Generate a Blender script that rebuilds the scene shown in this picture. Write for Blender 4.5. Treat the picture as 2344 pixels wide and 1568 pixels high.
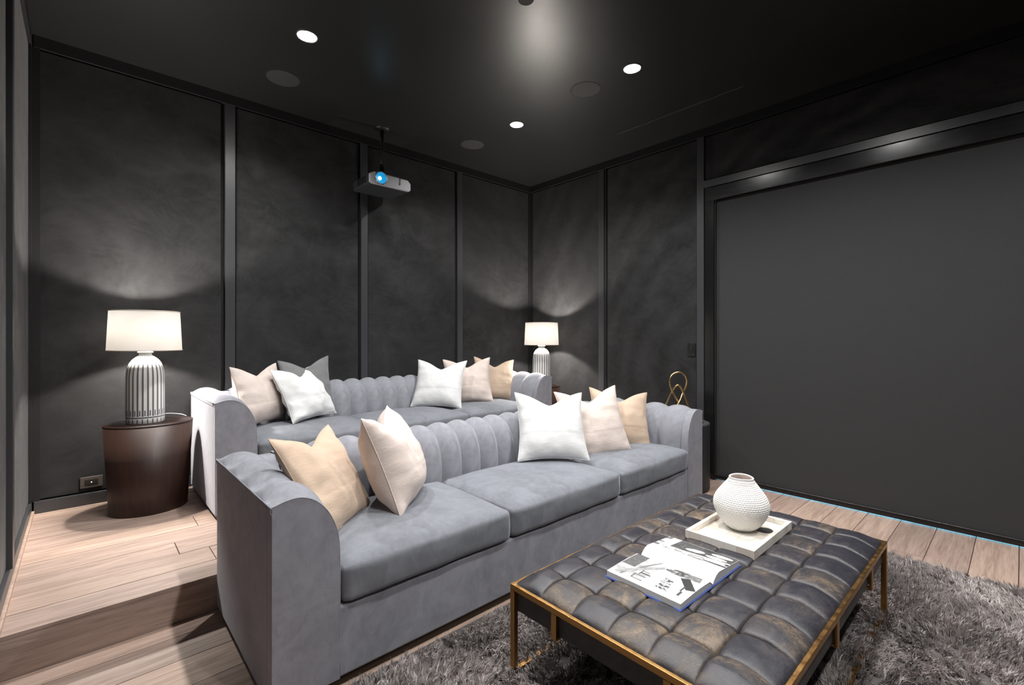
import bpy, bmesh, math, random
import numpy as np
from mathutils import Vector, Matrix, noise as mnoise
for o in list(bpy.data.objects): bpy.data.objects.remove(o)
scene = bpy.context.scene
COL = scene.collection
R = math.radians
random.seed(7); rng = np.random.default_rng(7)

# ------------------------------------------------------------------ camera
cam_d = bpy.data.cameras.new('camera'); cam = bpy.data.objects.new('camera', cam_d); COL.objects.link(cam)
cam_d.sensor_width = 36; cam_d.lens = 1070.35/2344*36; cam_d.shift_y = -10.7/2344
cam_d.clip_start = .02
cam.location = (0, 0, 1.3); cam.rotation_euler = (R(90), 0, R(47.498-90))
scene.camera = cam
# ------------------------------------------------------------------ world and view
w = bpy.data.worlds.new('world'); scene.world = w; w.use_nodes = True
w.node_tree.nodes['Background'].inputs[0].default_value = (.02, .021, .024, 1)
w.node_tree.nodes['Background'].inputs[1].default_value = 0.3
vs = scene.view_settings
vs.view_transform = 'Standard'; vs.look = 'None'; vs.gamma = 1; vs.use_curve_mapping = False
vs.exposure = 0.0
DOWN_W = 142.0          # watts of each recessed downlight
LAMP_W = 600.0          # watts of each table-lamp bulb
# ------------------------------------------------------------------ room numbers (metres)
XL, XR, YB, YF, CE, H1, YS = -.236, 4.251, 4.29, -1.9, 3.244, .168, 2.604

# ------------------------------------------------------------------ helpers
def lin(c):
    return tuple((v/12.92 if v <= .04045 else ((v+.055)/1.055)**2.4) for v in (x/255 for x in c))
class NT:
    def __init__(s, name, rough=.5, metal=0, col=(.5, .5, .5), **kw):
        s.m = bpy.data.materials.new(name); s.m.use_nodes = True
        s.t = s.m.node_tree; s.b = s.t.nodes['Principled BSDF']
        s.b.inputs['Roughness'].default_value = rough; s.b.inputs['Metallic'].default_value = metal
        s.b.inputs['Base Color'].default_value = (*col, 1)
        for k, v in kw.items(): s.b.inputs[k.replace('_', ' ')].default_value = v
    def n(s, typ, **kw):
        x = s.t.nodes.new('ShaderNode'+typ)
        for k, v in kw.items():
            if k in x.inputs: x.inputs[k].default_value = v
            else: setattr(x, k, v)
        return x
    def l(s, a, b): s.t.links.new(a, b)
    def coord(s, scale=(1, 1, 1), kind='Object', rot=(0, 0, 0), rand=False):
        tc = s.n('TexCoord'); mp = s.n('Mapping'); mp.inputs['Scale'].default_value = scale
        mp.inputs['Rotation'].default_value = rot
        src = tc.outputs[kind]
        if rand:
            oi = s.n('ObjectInfo'); m = s.n('Math', operation='MULTIPLY'); m.inputs[1].default_value = 37.
            s.l(oi.outputs['Random'], m.inputs[0]); a = s.n('VectorMath', operation='ADD')
            s.l(src, a.inputs[0]); s.l(m.outputs[0], a.inputs[1]); src = a.outputs[0]
        s.l(src, mp.inputs['Vector']); return mp.outputs[0]
    def noise(s, vec, scale=5, detail=4, rough=.5, dist=0):
        x = s.n('TexNoise', Scale=scale, Detail=detail, Roughness=rough, Distortion=dist); s.l(vec, x.inputs['Vector']); return x.outputs['Fac']
    def ramp(s, fac, stops):
        x = s.n('ValToRGB'); e = x.color_ramp.elements
        while len(e) < len(stops): e.new(.5)
        for i, (p, c) in enumerate(stops):
            e[i].position = p; e[i].color = (*c, 1) if len(c) == 3 else c
        s.l(fac, x.inputs[0]); return x.outputs[0]
    def mix(s, fac, a, b, typ='MIX'):
        x = s.n('Mix', data_type='RGBA', blend_type=typ)
        for sock, v in ((x.inputs[0], fac), (x.inputs[6], a), (x.inputs[7], b)):
            if hasattr(v, 'type') and hasattr(v, 'links'): s.l(v, sock)
            else: sock.default_value = v if not isinstance(v, tuple) else (*v[:3], 1)
        return x.outputs[2]
    def math(s, op, a, b=0.):
        x = s.n('Math', operation=op)
        for sock, v in ((x.inputs[0], a), (x.inputs[1], b)):
            if hasattr(v, 'links'): s.l(v, sock)
            else: sock.default_value = v
        return x.outputs[0]
    def col(s, sock): s.l(sock, s.b.inputs['Base Color']); return s
    def rough(s, sock): s.l(sock, s.b.inputs['Roughness']); return s
    def bump(s, sock, strength=.2, dist=.01):
        x = s.n('Bump', Strength=strength, Distance=dist); s.l(sock, x.inputs['Height']); s.l(x.outputs[0], s.b.inputs['Normal']); return s
g3 = lambda v: (v, v, v)

# ---- mesh building
def mesh(name, verts, faces, mat=None, parent=None, smooth=True, loc=None, bevel=0, mats=None, fmat=None, sub=0, seg=2):
    me = bpy.data.meshes.new(name); me.from_pydata([tuple(v) for v in verts], [], [tuple(f) for f in faces]); me.update()
    return from_me(name, me, mat, parent, smooth, loc, bevel, mats, fmat, sub, seg)
def from_me(name, me, mat=None, parent=None, smooth=True, loc=None, bevel=0, mats=None, fmat=None, sub=0, seg=2):
    for m in (mats or ([mat] if mat else [])): me.materials.append(m.m if isinstance(m, NT) else m)
    if fmat is not None: me.polygons.foreach_set('material_index', np.asarray(fmat, dtype=np.int32))
    me.polygons.foreach_set('use_smooth', [smooth]*len(me.polygons))
    o = bpy.data.objects.new(name, me); COL.objects.link(o)
    if parent: o.parent = parent
    if loc is not None: o.location = loc
    if bevel:
        b = o.modifiers.new('bevel', 'BEVEL'); b.width = bevel; b.segments = seg; b.limit_method = 'ANGLE'; b.angle_limit = R(35)
        wn_ = o.modifiers.new('wn', 'WEIGHTED_NORMAL'); wn_.keep_sharp = True
    if sub:
        b = o.modifiers.new('sub', 'SUBSURF'); b.levels = sub; b.render_levels = sub
    return o
def boxvf(x0, x1, y0, y1, z0, z1):
    v = [(x, y, z) for x in (x0, x1) for y in (y0, y1) for z in (z0, z1)]
    return v, [(0, 1, 3, 2), (4, 6, 7, 5), (0, 4, 5, 1), (2, 3, 7, 6), (0, 2, 6, 4), (1, 5, 7, 3)]
def join(*parts):
    V, F = [], []
    for v, f in parts:
        k = len(V); V += [tuple(p) for p in v]; F += [tuple(i+k for i in q) for q in f]
    return V, F
def box(name, a, mat, parent=None, bevel=0, smooth=False, loc=None, seg=2):
    v, f = boxvf(*a); return mesh(name, v, f, mat, parent, smooth=bool(bevel) or smooth, loc=loc, bevel=bevel, seg=seg)
def gridvf(P, closeu=False, closev=False):
    nu, nv = P.shape[:2]; F = []
    for i in range(nu-(0 if closeu else 1)):
        for j in range(nv-(0 if closev else 1)):
            a, b = (i+1) % nu, (j+1) % nv
            F.append((i*nv+j, a*nv+j, a*nv+b, i*nv+b))
    return P.reshape(-1, 3).tolist(), F
def lathe(prof, n=48, cx=0, cy=0, sx=1, sy=1, cap=True):
    t = np.linspace(0, 2*np.pi, n, endpoint=False)
    P = np.array([[(cx+r*sx*math.cos(a), cy+r*sy*math.sin(a), z) for a in t] for r, z in prof])
    V, F = gridvf(P, closev=True); F = [f[::-1] for f in F]
    if cap:
        F.append(tuple(range(n))[::-1]); F.append(tuple((len(prof)-1)*n+i for i in range(n)))
    return V, F
def tube(pts, r, n=10, closed=False, caps=True):
    pts = [Vector(p) for p in pts]; m = len(pts); P = np.zeros((m, n, 3)); up = None
    for i, p in enumerate(pts):
        a = pts[(i-1) % m] if (closed or i) else p; b = pts[(i+1) % m] if (closed or i < m-1) else p
        t = (b-a).normalized()
        if up is None: up = t.orthogonal().normalized()
        up = (up-t*up.dot(t)).normalized(); s = t.cross(up)
        for k in range(n):
            q = p+(up*math.cos(2*math.pi*k/n)+s*math.sin(2*math.pi*k/n))*r; P[i, k] = q
    V, F = gridvf(P, closeu=closed, closev=True)
    if caps and not closed: F += [tuple(range(n)), tuple((m-1)*n+k for k in range(n))[::-1]]
    return V, F
def catmull(pts, n=10, closed=False):
    pts = [np.array(p, float) for p in pts]; out = []; m = len(pts)
    rngi = range(m if closed else m-1)
    for i in rngi:
        g = (lambda k: pts[k % m]) if closed else (lambda k: pts[min(max(k, 0), m-1)])
        p0, p1, p2, p3 = g(i-1), g(i), g(i+1), g(i+2)
        for k in range(n):
            t = k/n
            out.append(.5*((2*p1)+(-p0+p2)*t+(2*p0-5*p1+4*p2-p3)*t*t+(-p0+3*p1-3*p2+p3)*t**3))
    if not closed: out.append(pts[-1])
    return out
def rbox(hx, hy, hz, r, n=10):
    """rounded box with an even grid on each face; returns Nx3 array + faces"""
    bm = bmesh.new(); bmesh.ops.create_cube(bm, size=2)
    bmesh.ops.subdivide_edges(bm, edges=bm.edges[:], cuts=n, use_grid_fill=True)
    V = np.array([v.co[:] for v in bm.verts]); F = [tuple(v.index for v in f.verts) for f in bm.faces]; bm.free()
    # push more samples to the rims
    V = np.sign(V)*np.abs(V)**.75
    h = np.array([hx, hy, hz]); inner = h-r
    Q = V*h; Cc = np.clip(Q, -inner, inner); D = Q-Cc; L = np.linalg.norm(D, axis=1, keepdims=True)
    L[L == 0] = 1; return Cc+D/L*np.minimum(r, np.maximum(L, 0)) if False else Cc+D/L*r*(np.linalg.norm(D, axis=1, keepdims=True) > 1e-9), F, V
def empty(name, loc=(0, 0, 0), rz=0, **tags):
    o = bpy.data.objects.new(name, None); COL.objects.link(o); o.location = loc; o.rotation_euler = (0, 0, rz); o.empty_display_size = .1
    tag(o, **tags); return o
def tag(o, label=None, cat=None, group=None, kind=None):
    if label: o['label'] = label
    if cat: o['category'] = cat
    if group: o['group'] = group
    if kind: o['kind'] = kind
    return o
def struct(o, label=None): o['kind'] = 'structure'; return tag(o, label=label)
def nz(x, y, z=0.): return mnoise.noise(Vector((x, y, z)))

# ------------------------------------------------------------------ materials
def m_suede(name, a, b, bumps=.15):
    m = NT(name, .62)
    c1 = m.coord((1, 1, 1)); 
    n1 = m.noise(c1, 1.5, 5, .6, 2.2); n2 = m.noise(m.coord((1, 1, 1.6), rot=(.4, .5, .3)), 4.0, 4, .55, 2.0); n3 = m.noise(c1, 90, 2, .6)
    f = m.math('ADD', m.math('MULTIPLY', n1, .6), m.math('MULTIPLY', n2, .4))
    wv = m.n('TexWave', wave_type='RINGS', Scale=1.1, Distortion=9.0, Detail=3.0); wv.inputs['Detail Scale'].default_value = 1.2
    m.l(c1, wv.inputs['Vector'])
    f = m.math('ADD', m.math('MULTIPLY', f, .86), m.math('MULTIPLY', wv.outputs['Fac'], .14))
    vo = m.n('TexVoronoi', Scale=1.7, Randomness=1.0); vs_ = m.n('VectorMath', operation='ADD'); dn = m.n('TexNoise', Scale=2.5, Detail=2.0); m.l(c1, dn.inputs['Vector'])
    dm = m.n('VectorMath', operation='SCALE'); dm.inputs['Scale'].default_value = .35; m.l(dn.outputs['Color'], dm.inputs[0]); m.l(c1, vs_.inputs[0]); m.l(dm.outputs[0], vs_.inputs[1]); m.l(vs_.outputs[0], vo.inputs['Vector'])
    arc = m.math('SINE', m.math('MULTIPLY', vo.outputs['Distance'], 85.)); msk = m.ramp(m.noise(c1, 3.2, 3, .6, .8), [(.50, g3(0)), (.62, g3(1))])
    f = m.math('ADD', f, m.math('MULTIPLY', m.math('MULTIPLY', arc, msk), .024))
    f = m.math('ADD', m.math('MULTIPLY', f, .9), m.math('MULTIPLY', n3, .1))
    m.col(m.ramp(f, [(.36, a), (.52, tuple((p+q)/2*.92 for p, q in zip(a, b))), (.66, b)]))
    m.b.inputs['Sheen Weight'].default_value = .10; m.b.inputs['Sheen Roughness'].default_value = .5
    m.b.inputs['Specular IOR Level'].default_value = .35
    m.rough(m.ramp(f, [(.35, g3(.75)), (.65, g3(.5))]))
    m.bump(f, bumps, .01); return m
M = {}
M['suede'] = m_suede('dark_suede_plaster', (.0062, .0062, .0066), (.0275, .0272, .0285), .2)
M['suede_left'] = M['suede']
mt = NT('black_satin_trim', .34, 0, (.042, .043, .047), Specular_IOR_Level=.7); mt.bump(mt.noise(mt.coord((1, 1, 1)), 60, 3), .03, .002); M['trim'] = mt
mt = NT('black_crown', .5, 0, (.010, .010, .011)); M['crown'] = mt
mt = NT('black_gap', .8, 0, (.004, .004, .004)); M['gap'] = mt
mt = NT('black_ceiling_paint', .31, 0, (.014, .014, .014)); mt.bump(mt.noise(mt.coord(), 190, 3, .6), .12, .002)
mt.b.inputs['Specular IOR Level'].default_value = .66; M['ceil'] = mt
mt = NT('speaker_mesh', .6, 0, (.021, .021, .021)); mt.bump(mt.noise(mt.coord(), 700, 1), .3, .001); M['speaker'] = mt
def m_wood(name, c0, c1, c2, rough=.5, axis=0, sc=1.):
    m = NT(name, rough)
    s = [14, 14, 14]; s[axis] = 1.1; s = tuple(v*sc for v in s)
    v = m.coord(s, rand=True); n1 = m.noise(v, 1.6, 6, .62, 1.2); s2 = [60, 60, 60]; s2[axis] = 2.5
    n2 = m.noise(m.coord(tuple(s2), rand=True), 3.0, 3, .6)
    n3 = m.noise(m.coord((1, 1, 1), rand=True), 1.3, 2)
    f = m.math('ADD', m.math('MULTIPLY', n1, .62), m.math('MULTIPLY', n2, .38))
    c = m.ramp(f, [(.30, c0), (.5, c1), (.68, c2)])
    oi = m.n('ObjectInfo'); tone = m.ramp(oi.outputs['Random'], [(0, (.80, .79, .80)), (.5, (.96, .94, .93)), (1, (1.08, 1.06, 1.02))])
    c = m.mix(1.0, c, tone, 'MULTIPLY'); c = m.mix(1.0, c, m.ramp(n3, [(.3, g3(.86)), (.7, g3(1.08))]), 'MULTIPLY')
    m.col(c); m.rough(m.ramp(f, [(.3, g3(rough+.12)), (.7, g3(rough-.05))])); m.bump(f, .12, .004); return m
M['oak'] = m_wood('brushed_oak', lin((132, 112, 102)), lin((174, 151, 138)), lin((196, 175, 163)), .52)
M['dark_wood'] = m_wood('dark_walnut', (.016, .006, .004), (.030, .012, .0075), (.046, .019, .012), .42, axis=2)
mt = NT('joint_dark', .9, 0, (.02, .015, .012)); M['joint'] = mt
def m_velvet(name, c, sheen=.6):
    m = NT(name, .85); v = m.coord((1, 1, 1)); 
    a = m.noise(v, 6, 4, .6, 1.5); b = m.noise(m.coord((1, 1, .6)), 26, 3, .6, 1.0)
    f = m.math('ADD', m.math('MULTIPLY', a, .65), m.math('MULTIPLY', b, .35))
    m.col(m.ramp(f, [(.34, tuple(x*.80 for x in c)), (.52, c), (.68, tuple(x*1.16 for x in c))]))
    m.b.inputs['Sheen Weight'].default_value = sheen; m.b.inputs['Sheen Roughness'].default_value = .35
    m.b.inputs['Sheen Tint'].default_value = (.86, .87, .95, 1); m.b.inputs['Specular IOR Level'].default_value = .2
    m.bump(m.noise(v, 420, 2), .08, .001); return m
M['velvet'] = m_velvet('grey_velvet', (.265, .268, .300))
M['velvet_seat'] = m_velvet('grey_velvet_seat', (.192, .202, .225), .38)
def m_linen(name, c, sc=1.):
    m = NT(name, .9); v = m.coord()
    wv = m.noise(m.coord((1, 9, 1)), 60, 2); wu = m.noise(m.coord((9, 1, 1)), 60, 2); a = m.noise(v, 9, 4, .6)
    f = m.math('ADD', m.math('MULTIPLY', wv, .5), m.math('MULTIPLY', wu, .5))
    cc = m.ramp(f, [(.3, tuple(x*.93 for x in c)), (.7, c)]); cc = m.mix(1., cc, m.ramp(a, [(.3, g3(.94)), (.7, g3(1.04))]), 'MULTIPLY')
    m.col(cc); m.b.inputs['Sheen Weight'].default_value = .15; m.b.inputs['Specular IOR Level'].default_value = .2
    wk = m.noise(m.coord((1, 1, 3), rot=(.3, .2, .5)), 16, 4, .6, 1.2)
    m.bump(m.math('ADD', m.math('MULTIPLY', f, .15), wk), .30, .006); return m
M['linen_white'] = m_linen('white_linen', (.735, .735, .73))
M['linen_blush'] = m_linen('blush_linen', (.70, .60, .545))
M['tan_velvet'] = m_linen('tan_cotton', (.565, .430, .325))
M['linen_grey'] = m_linen('grey_linen', (.20, .205, .205))
mt = NT('bronze_plinth', .35, .8, (.05, .036, .028)); M['plinth'] = mt
mt = NT('antique_brass', .34, 1, (.42, .235, .085)); mt.rough(mt.ramp(mt.noise(mt.coord(), 30, 4), [(.3, g3(.28)), (.7, g3(.45))])); M['brass'] = mt
mt = NT('polished_gold', .22, 1, (.85, .62, .30)); M['gold'] = mt
def m_leather(name):
    m = NT(name, .42); v = m.coord((1, 1, 1))
    n1 = m.noise(m.coord((1, 1, 1), rand=True), 8, 6, .7, .8); n2 = m.noise(m.coord((1, 1, 1), rot=(0, 0, .6), rand=True), 75, 7, .82, 1.2); n3 = m.noise(m.coord((4, 1., 1), rot=(0, 0, .9), rand=True), 90, 6, .8, 1.5)
    oi = m.n('ObjectInfo')
    f = m.math('ADD', m.math('MULTIPLY', n1, .45), m.math('MULTIPLY', n2, .3)); f = m.math('ADD', f, m.math('MULTIPLY', n3, .25))
    f = m.math('ADD', f, m.math('MULTIPLY', m.math('SUBTRACT', oi.outputs['Random'], .70), .13))
    c = m.ramp(f, [(.40, (.022, .022, .029)), (.485, (.036, .034, .041)), (.53, (.066, .052, .043)), (.62, (.21, .150, .10))])
    at = m.n('Attribute', attribute_name='wear')
    c = m.mix(m.math('MULTIPLY', at.outputs['Fac'], .5), c, (.20, .165, .13)); m.col(c)
    m.rough(m.ramp(f, [(.4, g3(.33)), (.62, g3(.55))])); m.bump(m.math('ADD', n2, m.noise(v, 260, 3, .6)), .2, .003); return m
M['leather'] = m_leather('distressed_leather')
mt = NT('apron_leather', .5, 0, (.03, .029, .031)); mt.col(mt.ramp(mt.noise(mt.coord(), 25, 5, .7), [(.35, (.020, .020, .023)), (.7, (.06, .05, .042))])); M['apron'] = mt
mt = NT('glazed_white_ceramic', .3, 0, (.78, .77, .73)); M['cer_white'] = mt
mt = NT('slate_stripe_glaze', .35, 0, (.125, .13, .145)); M['cer_stripe'] = mt
mt = NT('matte_white_ceramic', .55, 0, (.80, .785, .765)); M['vase'] = mt
mt = NT('vase_inside', .7, 0, (.62, .52, .47)); M['vase_in'] = mt
mt = NT('bone_tile', .4); oi = mt.n('ObjectInfo'); nn = mt.noise(mt.coord((1, 1, 1), rand=True), 14, 4, .6)
mt.col(mt.mix(1., mt.ramp(oi.outputs['Random'], [(0, (.70, .63, .54)), (.35, (.78, .73, .65)), (1, (.82, .79, .73))]), mt.ramp(nn, [(.3, g3(.9)), (.7, g3(1.03))]), 'MULTIPLY')); M['bone'] = mt
mt = NT('bone_grout', .7, 0, (.55, .50, .43)); M['grout'] = mt
mt = NT('page_edges', .8, 0, (.72, .72, .71)); wv = mt.n('TexWave', Scale=220.); wv.bands_direction = 'Z'; mt.l(mt.coord(), wv.inputs['Vector'])
mt.col(mt.ramp(wv.outputs['Fac'], [(0, g3(.30)), (.6, g3(.75))])); M['pages'] = mt
mt = NT('printed_page', .35); at = mt.n('Attribute', attribute_name='print'); mt.col(at.outputs['Color']); M['print'] = mt
mt.b.inputs['Roughness'].default_value = .5
mt = NT('blue_cloth_cover', .6, 0, (.035, .075, .30)); M['cover'] = mt
mt = NT('black_shade_fabric', .85, 0, (.028, .028, .029)); mt.bump(mt.noise(mt.coord((1, 1, 1)), 700, 1), .1, .001)
ca = mt.noise(mt.coord((1, 1, 60)), 12, 2); cb = mt.noise(mt.coord((1, 60, 1)), 12, 2)
mt.col(mt.ramp(mt.math('MULTIPLY', mt.math('ADD', ca, cb), .5), [(.3, (.0255, .0255, .0262)), (.7, (.0345, .0345, .0355))])); M['shade_fab'] = mt
mt = NT('brushed_black_metal', .30, .0, (.012, .012, .013)); mt.b.inputs['Specular IOR Level'].default_value = .55
mt.rough(mt.ramp(mt.noise(mt.coord((1, 1.2, 8)), 7, 4), [(.3, g3(.20)), (.75, g3(.26))])); M['fascia'] = mt
mt = NT('satin_black_metal', .4, .2, (.012, .012, .013)); M['blackmetal'] = mt
mt = NT('hem_metal', .28, .6, (.06, .06, .06)); M['hem'] = mt
mt = NT('projector_silver', .42, .15, (.36, .365, .385)); M['proj'] = mt
mt = NT('projector_dark', .5, 0, (.025, .026, .029)); M['proj_dark'] = mt
mt = NT('chrome_ring', .3, 1, (.35, .35, .37)); M['chrome'] = mt
mt = NT('plate_bronze', .45, .1, (.085, .072, .064)); M['plate'] = mt
mt = NT('gloss_black_plastic', .22, 0, (.008, .008, .008)); M['gloss'] = mt
mt = NT('drum_black', .5, 0, (.02, .0205, .023)); mt.bump(mt.noise(mt.coord((12, 12, 1)), 8, 4), .06, .004); M['drum'] = mt
mt = NT('drum_rim', .5, 0, (.05, .052, .057)); M['drum_rim'] = mt
mt = NT('white_cord', .5, 0, (.6, .58, .55)); M['cord'] = mt
def m_emit(name, col, strength):
    m = NT(name, .5, 0, col); m.b.inputs['Emission Color'].default_value = (*col, 1); m.b.inputs['Emission Strength'].default_value = strength; return m
M['downlens'] = m_emit('downlight_lens', (1., .97, .93), 60)
M['bulb'] = m_emit('warm_bulb', (1., .90, .76), 40)
M['lensglow'] = m_emit('projector_beam_core', (.45, .90, 1.), 9)
M['lensblue'] = m_emit('projector_lens_glass', (.004, .20, .42), 1.1)
M['daylight'] = m_emit('daylit_pane', (.25, .72, 1.), 5.0)
M['led'] = m_emit('white_led', (1, 1, 1), .5)
mt = NT('lamp_shade_linen', .8, 0, (.92, .91, .89)); tr = mt.n('BsdfTranslucent'); tr.inputs['Color'].default_value = (.98, .965, .94, 1); ms = mt.n('MixShader'); ms.inputs[0].default_value = .78
mt.l(mt.b.outputs[0], ms.inputs[1]); mt.l(tr.outputs[0], ms.inputs[2]); mt.l(ms.outputs[0], mt.t.nodes['Material Output'].inputs['Surface']); M['shade'] = mt
mt = NT('shade_piping', .7, 0, (.62, .55, .46)); M['shade_trim'] = mt

# ------------------------------------------------------------------ room shell
def planks(parent, x0, x1, y0, y1, ztop, seams, mat, seedv, th=.016, gap=.0016):
    """oak boards running along X, each its own piece"""
    rr = random.Random(seedv)
    ys = [y for y in seams if y0 < y < y1]; ys = [y0]+ys+[y1]
    for a, b in zip(ys[:-1], ys[1:]):
        if b-a < .01: continue
        cuts = [x0]; x = x0+rr.uniform(.5, 1.9)
        while x < x1-.3: cuts.append(x); x += rr.uniform(1.5, 2.2)
        cuts.append(x1)
        for c, d in zip(cuts[:-1], cuts[1:]):
            l, wd = d-c-gap, b-a-gap
            v, f = boxvf(-l/2, l/2, -wd/2, wd/2, -th, 0); e = .0012
            v = [(px*(1 if pz < 0 else (l/2-e)/(l/2)), py*(1 if pz < 0 else (wd/2-e)/(wd/2)), pz) for px, py, pz in v]
            mesh('plank', v, f, mat, parent, smooth=False, loc=((c+d)/2, (a+b)/2, ztop+rr.uniform(-.0004, .0004)))
fl = box('floor', (XL-.3, XR+.3, YF-.2, YS+.02, -.12, -.012), M['joint']); struct(fl, 'light oak plank floor of the lower level')
planks(fl, XL-.02, XR+.12, YF, YS, 0, [.013+.19*k for k in range(-12, 16)], M['oak'], 3)
pl = box('platform', (XL-.3, XR+.3, YS+.016, YB+.2, -.12, H1-.012), M['joint']); struct(pl, 'raised oak platform one step above the floor')
planks(pl, XL-.02, XR+.02, YS, YB+.02, H1, [2.787+.19*k for k in range(0, 9)], M['oak'], 11)
rs = mesh('riser_board', *boxvf(XL-.02, XR, -.009, .009, .0, H1-.017), M['oak'], pl, smooth=False, loc=(0, YS+.009, 0))

TW = .07       # trim width
def wallpanel(parent, axis, fixed, a, b, z0, z1, inward, mat, th=.02):
    g = .008
    if axis == 'x': arr = (a+g, b-g, min(fixed, fixed+inward*th), max(fixed, fixed+inward*th), z0+g, z1-g)
    else: arr = (min(fixed, fixed+inward*th), max(fixed, fixed+inward*th), a+g, b-g, z0+g, z1-g)
    return box('panel', arr, mat, parent, bevel=.004, seg=1)
# back wall
wb = box('wall_back', (XL-.3, XR+.3, YB+.025, YB+.2, -.1, CE+.1), M['gap']); struct(wb, 'back wall of dark suede panels between black trims')
def strip(parent, arr, name='trim_strip', mat=None): return box(name, arr, mat or M['trim'], parent)
bt = [(.831, .901), (1.963, 2.03), (3.093, 3.165)]
edges = [XL]+[v for p in bt for v in p]+[XR]
for i in range(0, len(edges), 2): wallpanel(wb, 'x', YB+.025, edges[i], edges[i+1]-(.0 if i == 6 else .018), H1+.079, CE-.076, -1, M['suede'], .02)
for a, b in bt: strip(wb, (a, b, YB-.008, YB+.026, H1+.079, CE-.076))
strip(wb, (XL, XR, YB-.012, YB+.026, CE-.076, CE), 'crown_band', M['crown'])
strip(wb, (XR-.035, XR, YB-.006, YB+.026, H1+.079, CE-.076), 'corner_trim', M['crown'])
strip(wb, (XL-.02, XL+.03, YB-.006, YB+.026, H1+.079, CE-.076), 'corner_trim', M['crown'])
bb = box('baseboard_back', (XL, XR, YB-.012, YB+.025, H1, H1+.079), M['trim'], bevel=.002, seg=1); struct(bb)
# left wall
XW = XL-.022
wl = box('wall_left', (XW-.2, XW-.02, YF-.2, YB+.2, -.1, CE+.1), M['gap']); struct(wl, 'left wall of dark suede panels')
lt = [(3.11, 3.18), (1.975, 2.045), (.84, .91), (-.295, -.225), (-1.43, -1.36)]
le = [YB]; 
for a, b in lt: le += [b, a]
le.append(YF)
for i in range(0, len(le), 2): wallpanel(wl, 'y', XW-.02, le[i+1], le[i]-(.03 if i == 0 else 0), (H1+.079 if le[i] > 2.7 else .079), CE-.076, 1, M['suede'], .02)
for a, b in lt: strip(wl, (XW-.022, XW+.020, a, b, (H1+.079 if a > 2.6 else .079), CE-.076))
strip(wl, (XW-.022, XW+.014, YB-.035, YB, H1+.079, CE-.076), 'corner_trim', M['crown'])
strip(wl, (XW-.022, XW+.016, YF, YB, CE-.076, CE), 'crown_band', M['crown'])
bl_ = box('baseboard_left', (XW-.02, XL-.008, YS, YB, H1, H1+.079), M['trim'], bevel=.002, seg=1); struct(bl_)
strip(bl_, (XW-.02, XL-.008, YF, YS, 0, .079), 'lower_board')
tb = box('trim_1', (XL-.010, XL+.004, YS-.0, YB-.012, H1-.005, H1+.022), M['oak'], bevel=.002, seg=1); struct(tb, 'thin oak bead along the left baseboard')
# right wall with the shade opening
wr = box('wall_right', (XR+.025, XR+.2, 2.063, YB+.2, -.1, CE+.1), M['gap']); struct(wr, 'right wall of dark suede panels beside the roller shade')
wallpanel(wr, 'y', XR+.025, 3.199, YB-.03, H1+.079, CE-.076, -1, M['suede'])
wallpanel(wr, 'y', XR+.025, 2.063, 3.100, 0.079, CE-.076, -1, M['suede'])
strip(wr, (XR-.008, XR+.026, 3.128, 3.199, H1+.079, CE-.076)); strip(wr, (XR-.001, XR+.026, 3.098, 3.128, 0.079, CE-.076), 'shadow_reveal', M['gap'])
strip(wr, (XR-.010, XR+.03, 1.996, 2.063, 0, CE-.076), 'trim_strip')
strip(wr, (XR-.010, XR+.03, YF, 1.996, 2.688, 2.753), 'header_trim')
strip(wr, (XR-.012, XR+.026, YF, YB, CE-.076, CE), 'crown_band', M['crown'])
strip(wr, (XR-.006, XR+.026, YB-.03, YB, H1+.079, CE-.076), 'corner_trim', M['crown'])
box('header_backing', (XR+.025, XR+.2, YF-.2, 2.063, 2.69, CE+.1), M['gap'], wr)
wallpanel(wr, 'y', XR+.025, YF, 1.996, 2.753, CE-.076, -1, M['suede'])
box('reveal_backing', (XR+.15, XR+.2, YF-.2, 2.063, -.1, 2.69), M['gap'], wr)
br = box('baseboard_right', (XR-.012, XR+.025, YS, YB, H1, H1+.079), M['trim'], bevel=.002, seg=1); struct(br)
strip(br, (XR-.012, XR+.025, 2.063, YS, 0, .079), 'lower_board')
# front wall behind the camera
wf = box('wall_front', (XL-.3, XR+.3, YF-.2, YF-.02, -.1, CE+.1), M['gap']); struct(wf, 'front wall of dark suede panels')
for a, b in ((XL, .85), (.9, 2.0), (2.05, 3.15), (3.2, XR)): wallpanel(wf, 'x', YF-.02, a, b, .079, CE-.076, 1, M['suede'])
# ceiling
ce = box('ceiling', (XL-.3, XR+.3, YF-.2, YB+.2, CE, CE+.12), M['ceil']); struct(ce, 'black satin painted ceiling')
slot = box('slot_frame', (3.742, 3.752, 1.45, 2.62, CE-.003, CE+.01), M['trim'], ce); 
box('slot_opening', (3.753, 3.771, 1.45, 2.62, CE-.001, CE+.01), M['gap'], ce)

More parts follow.
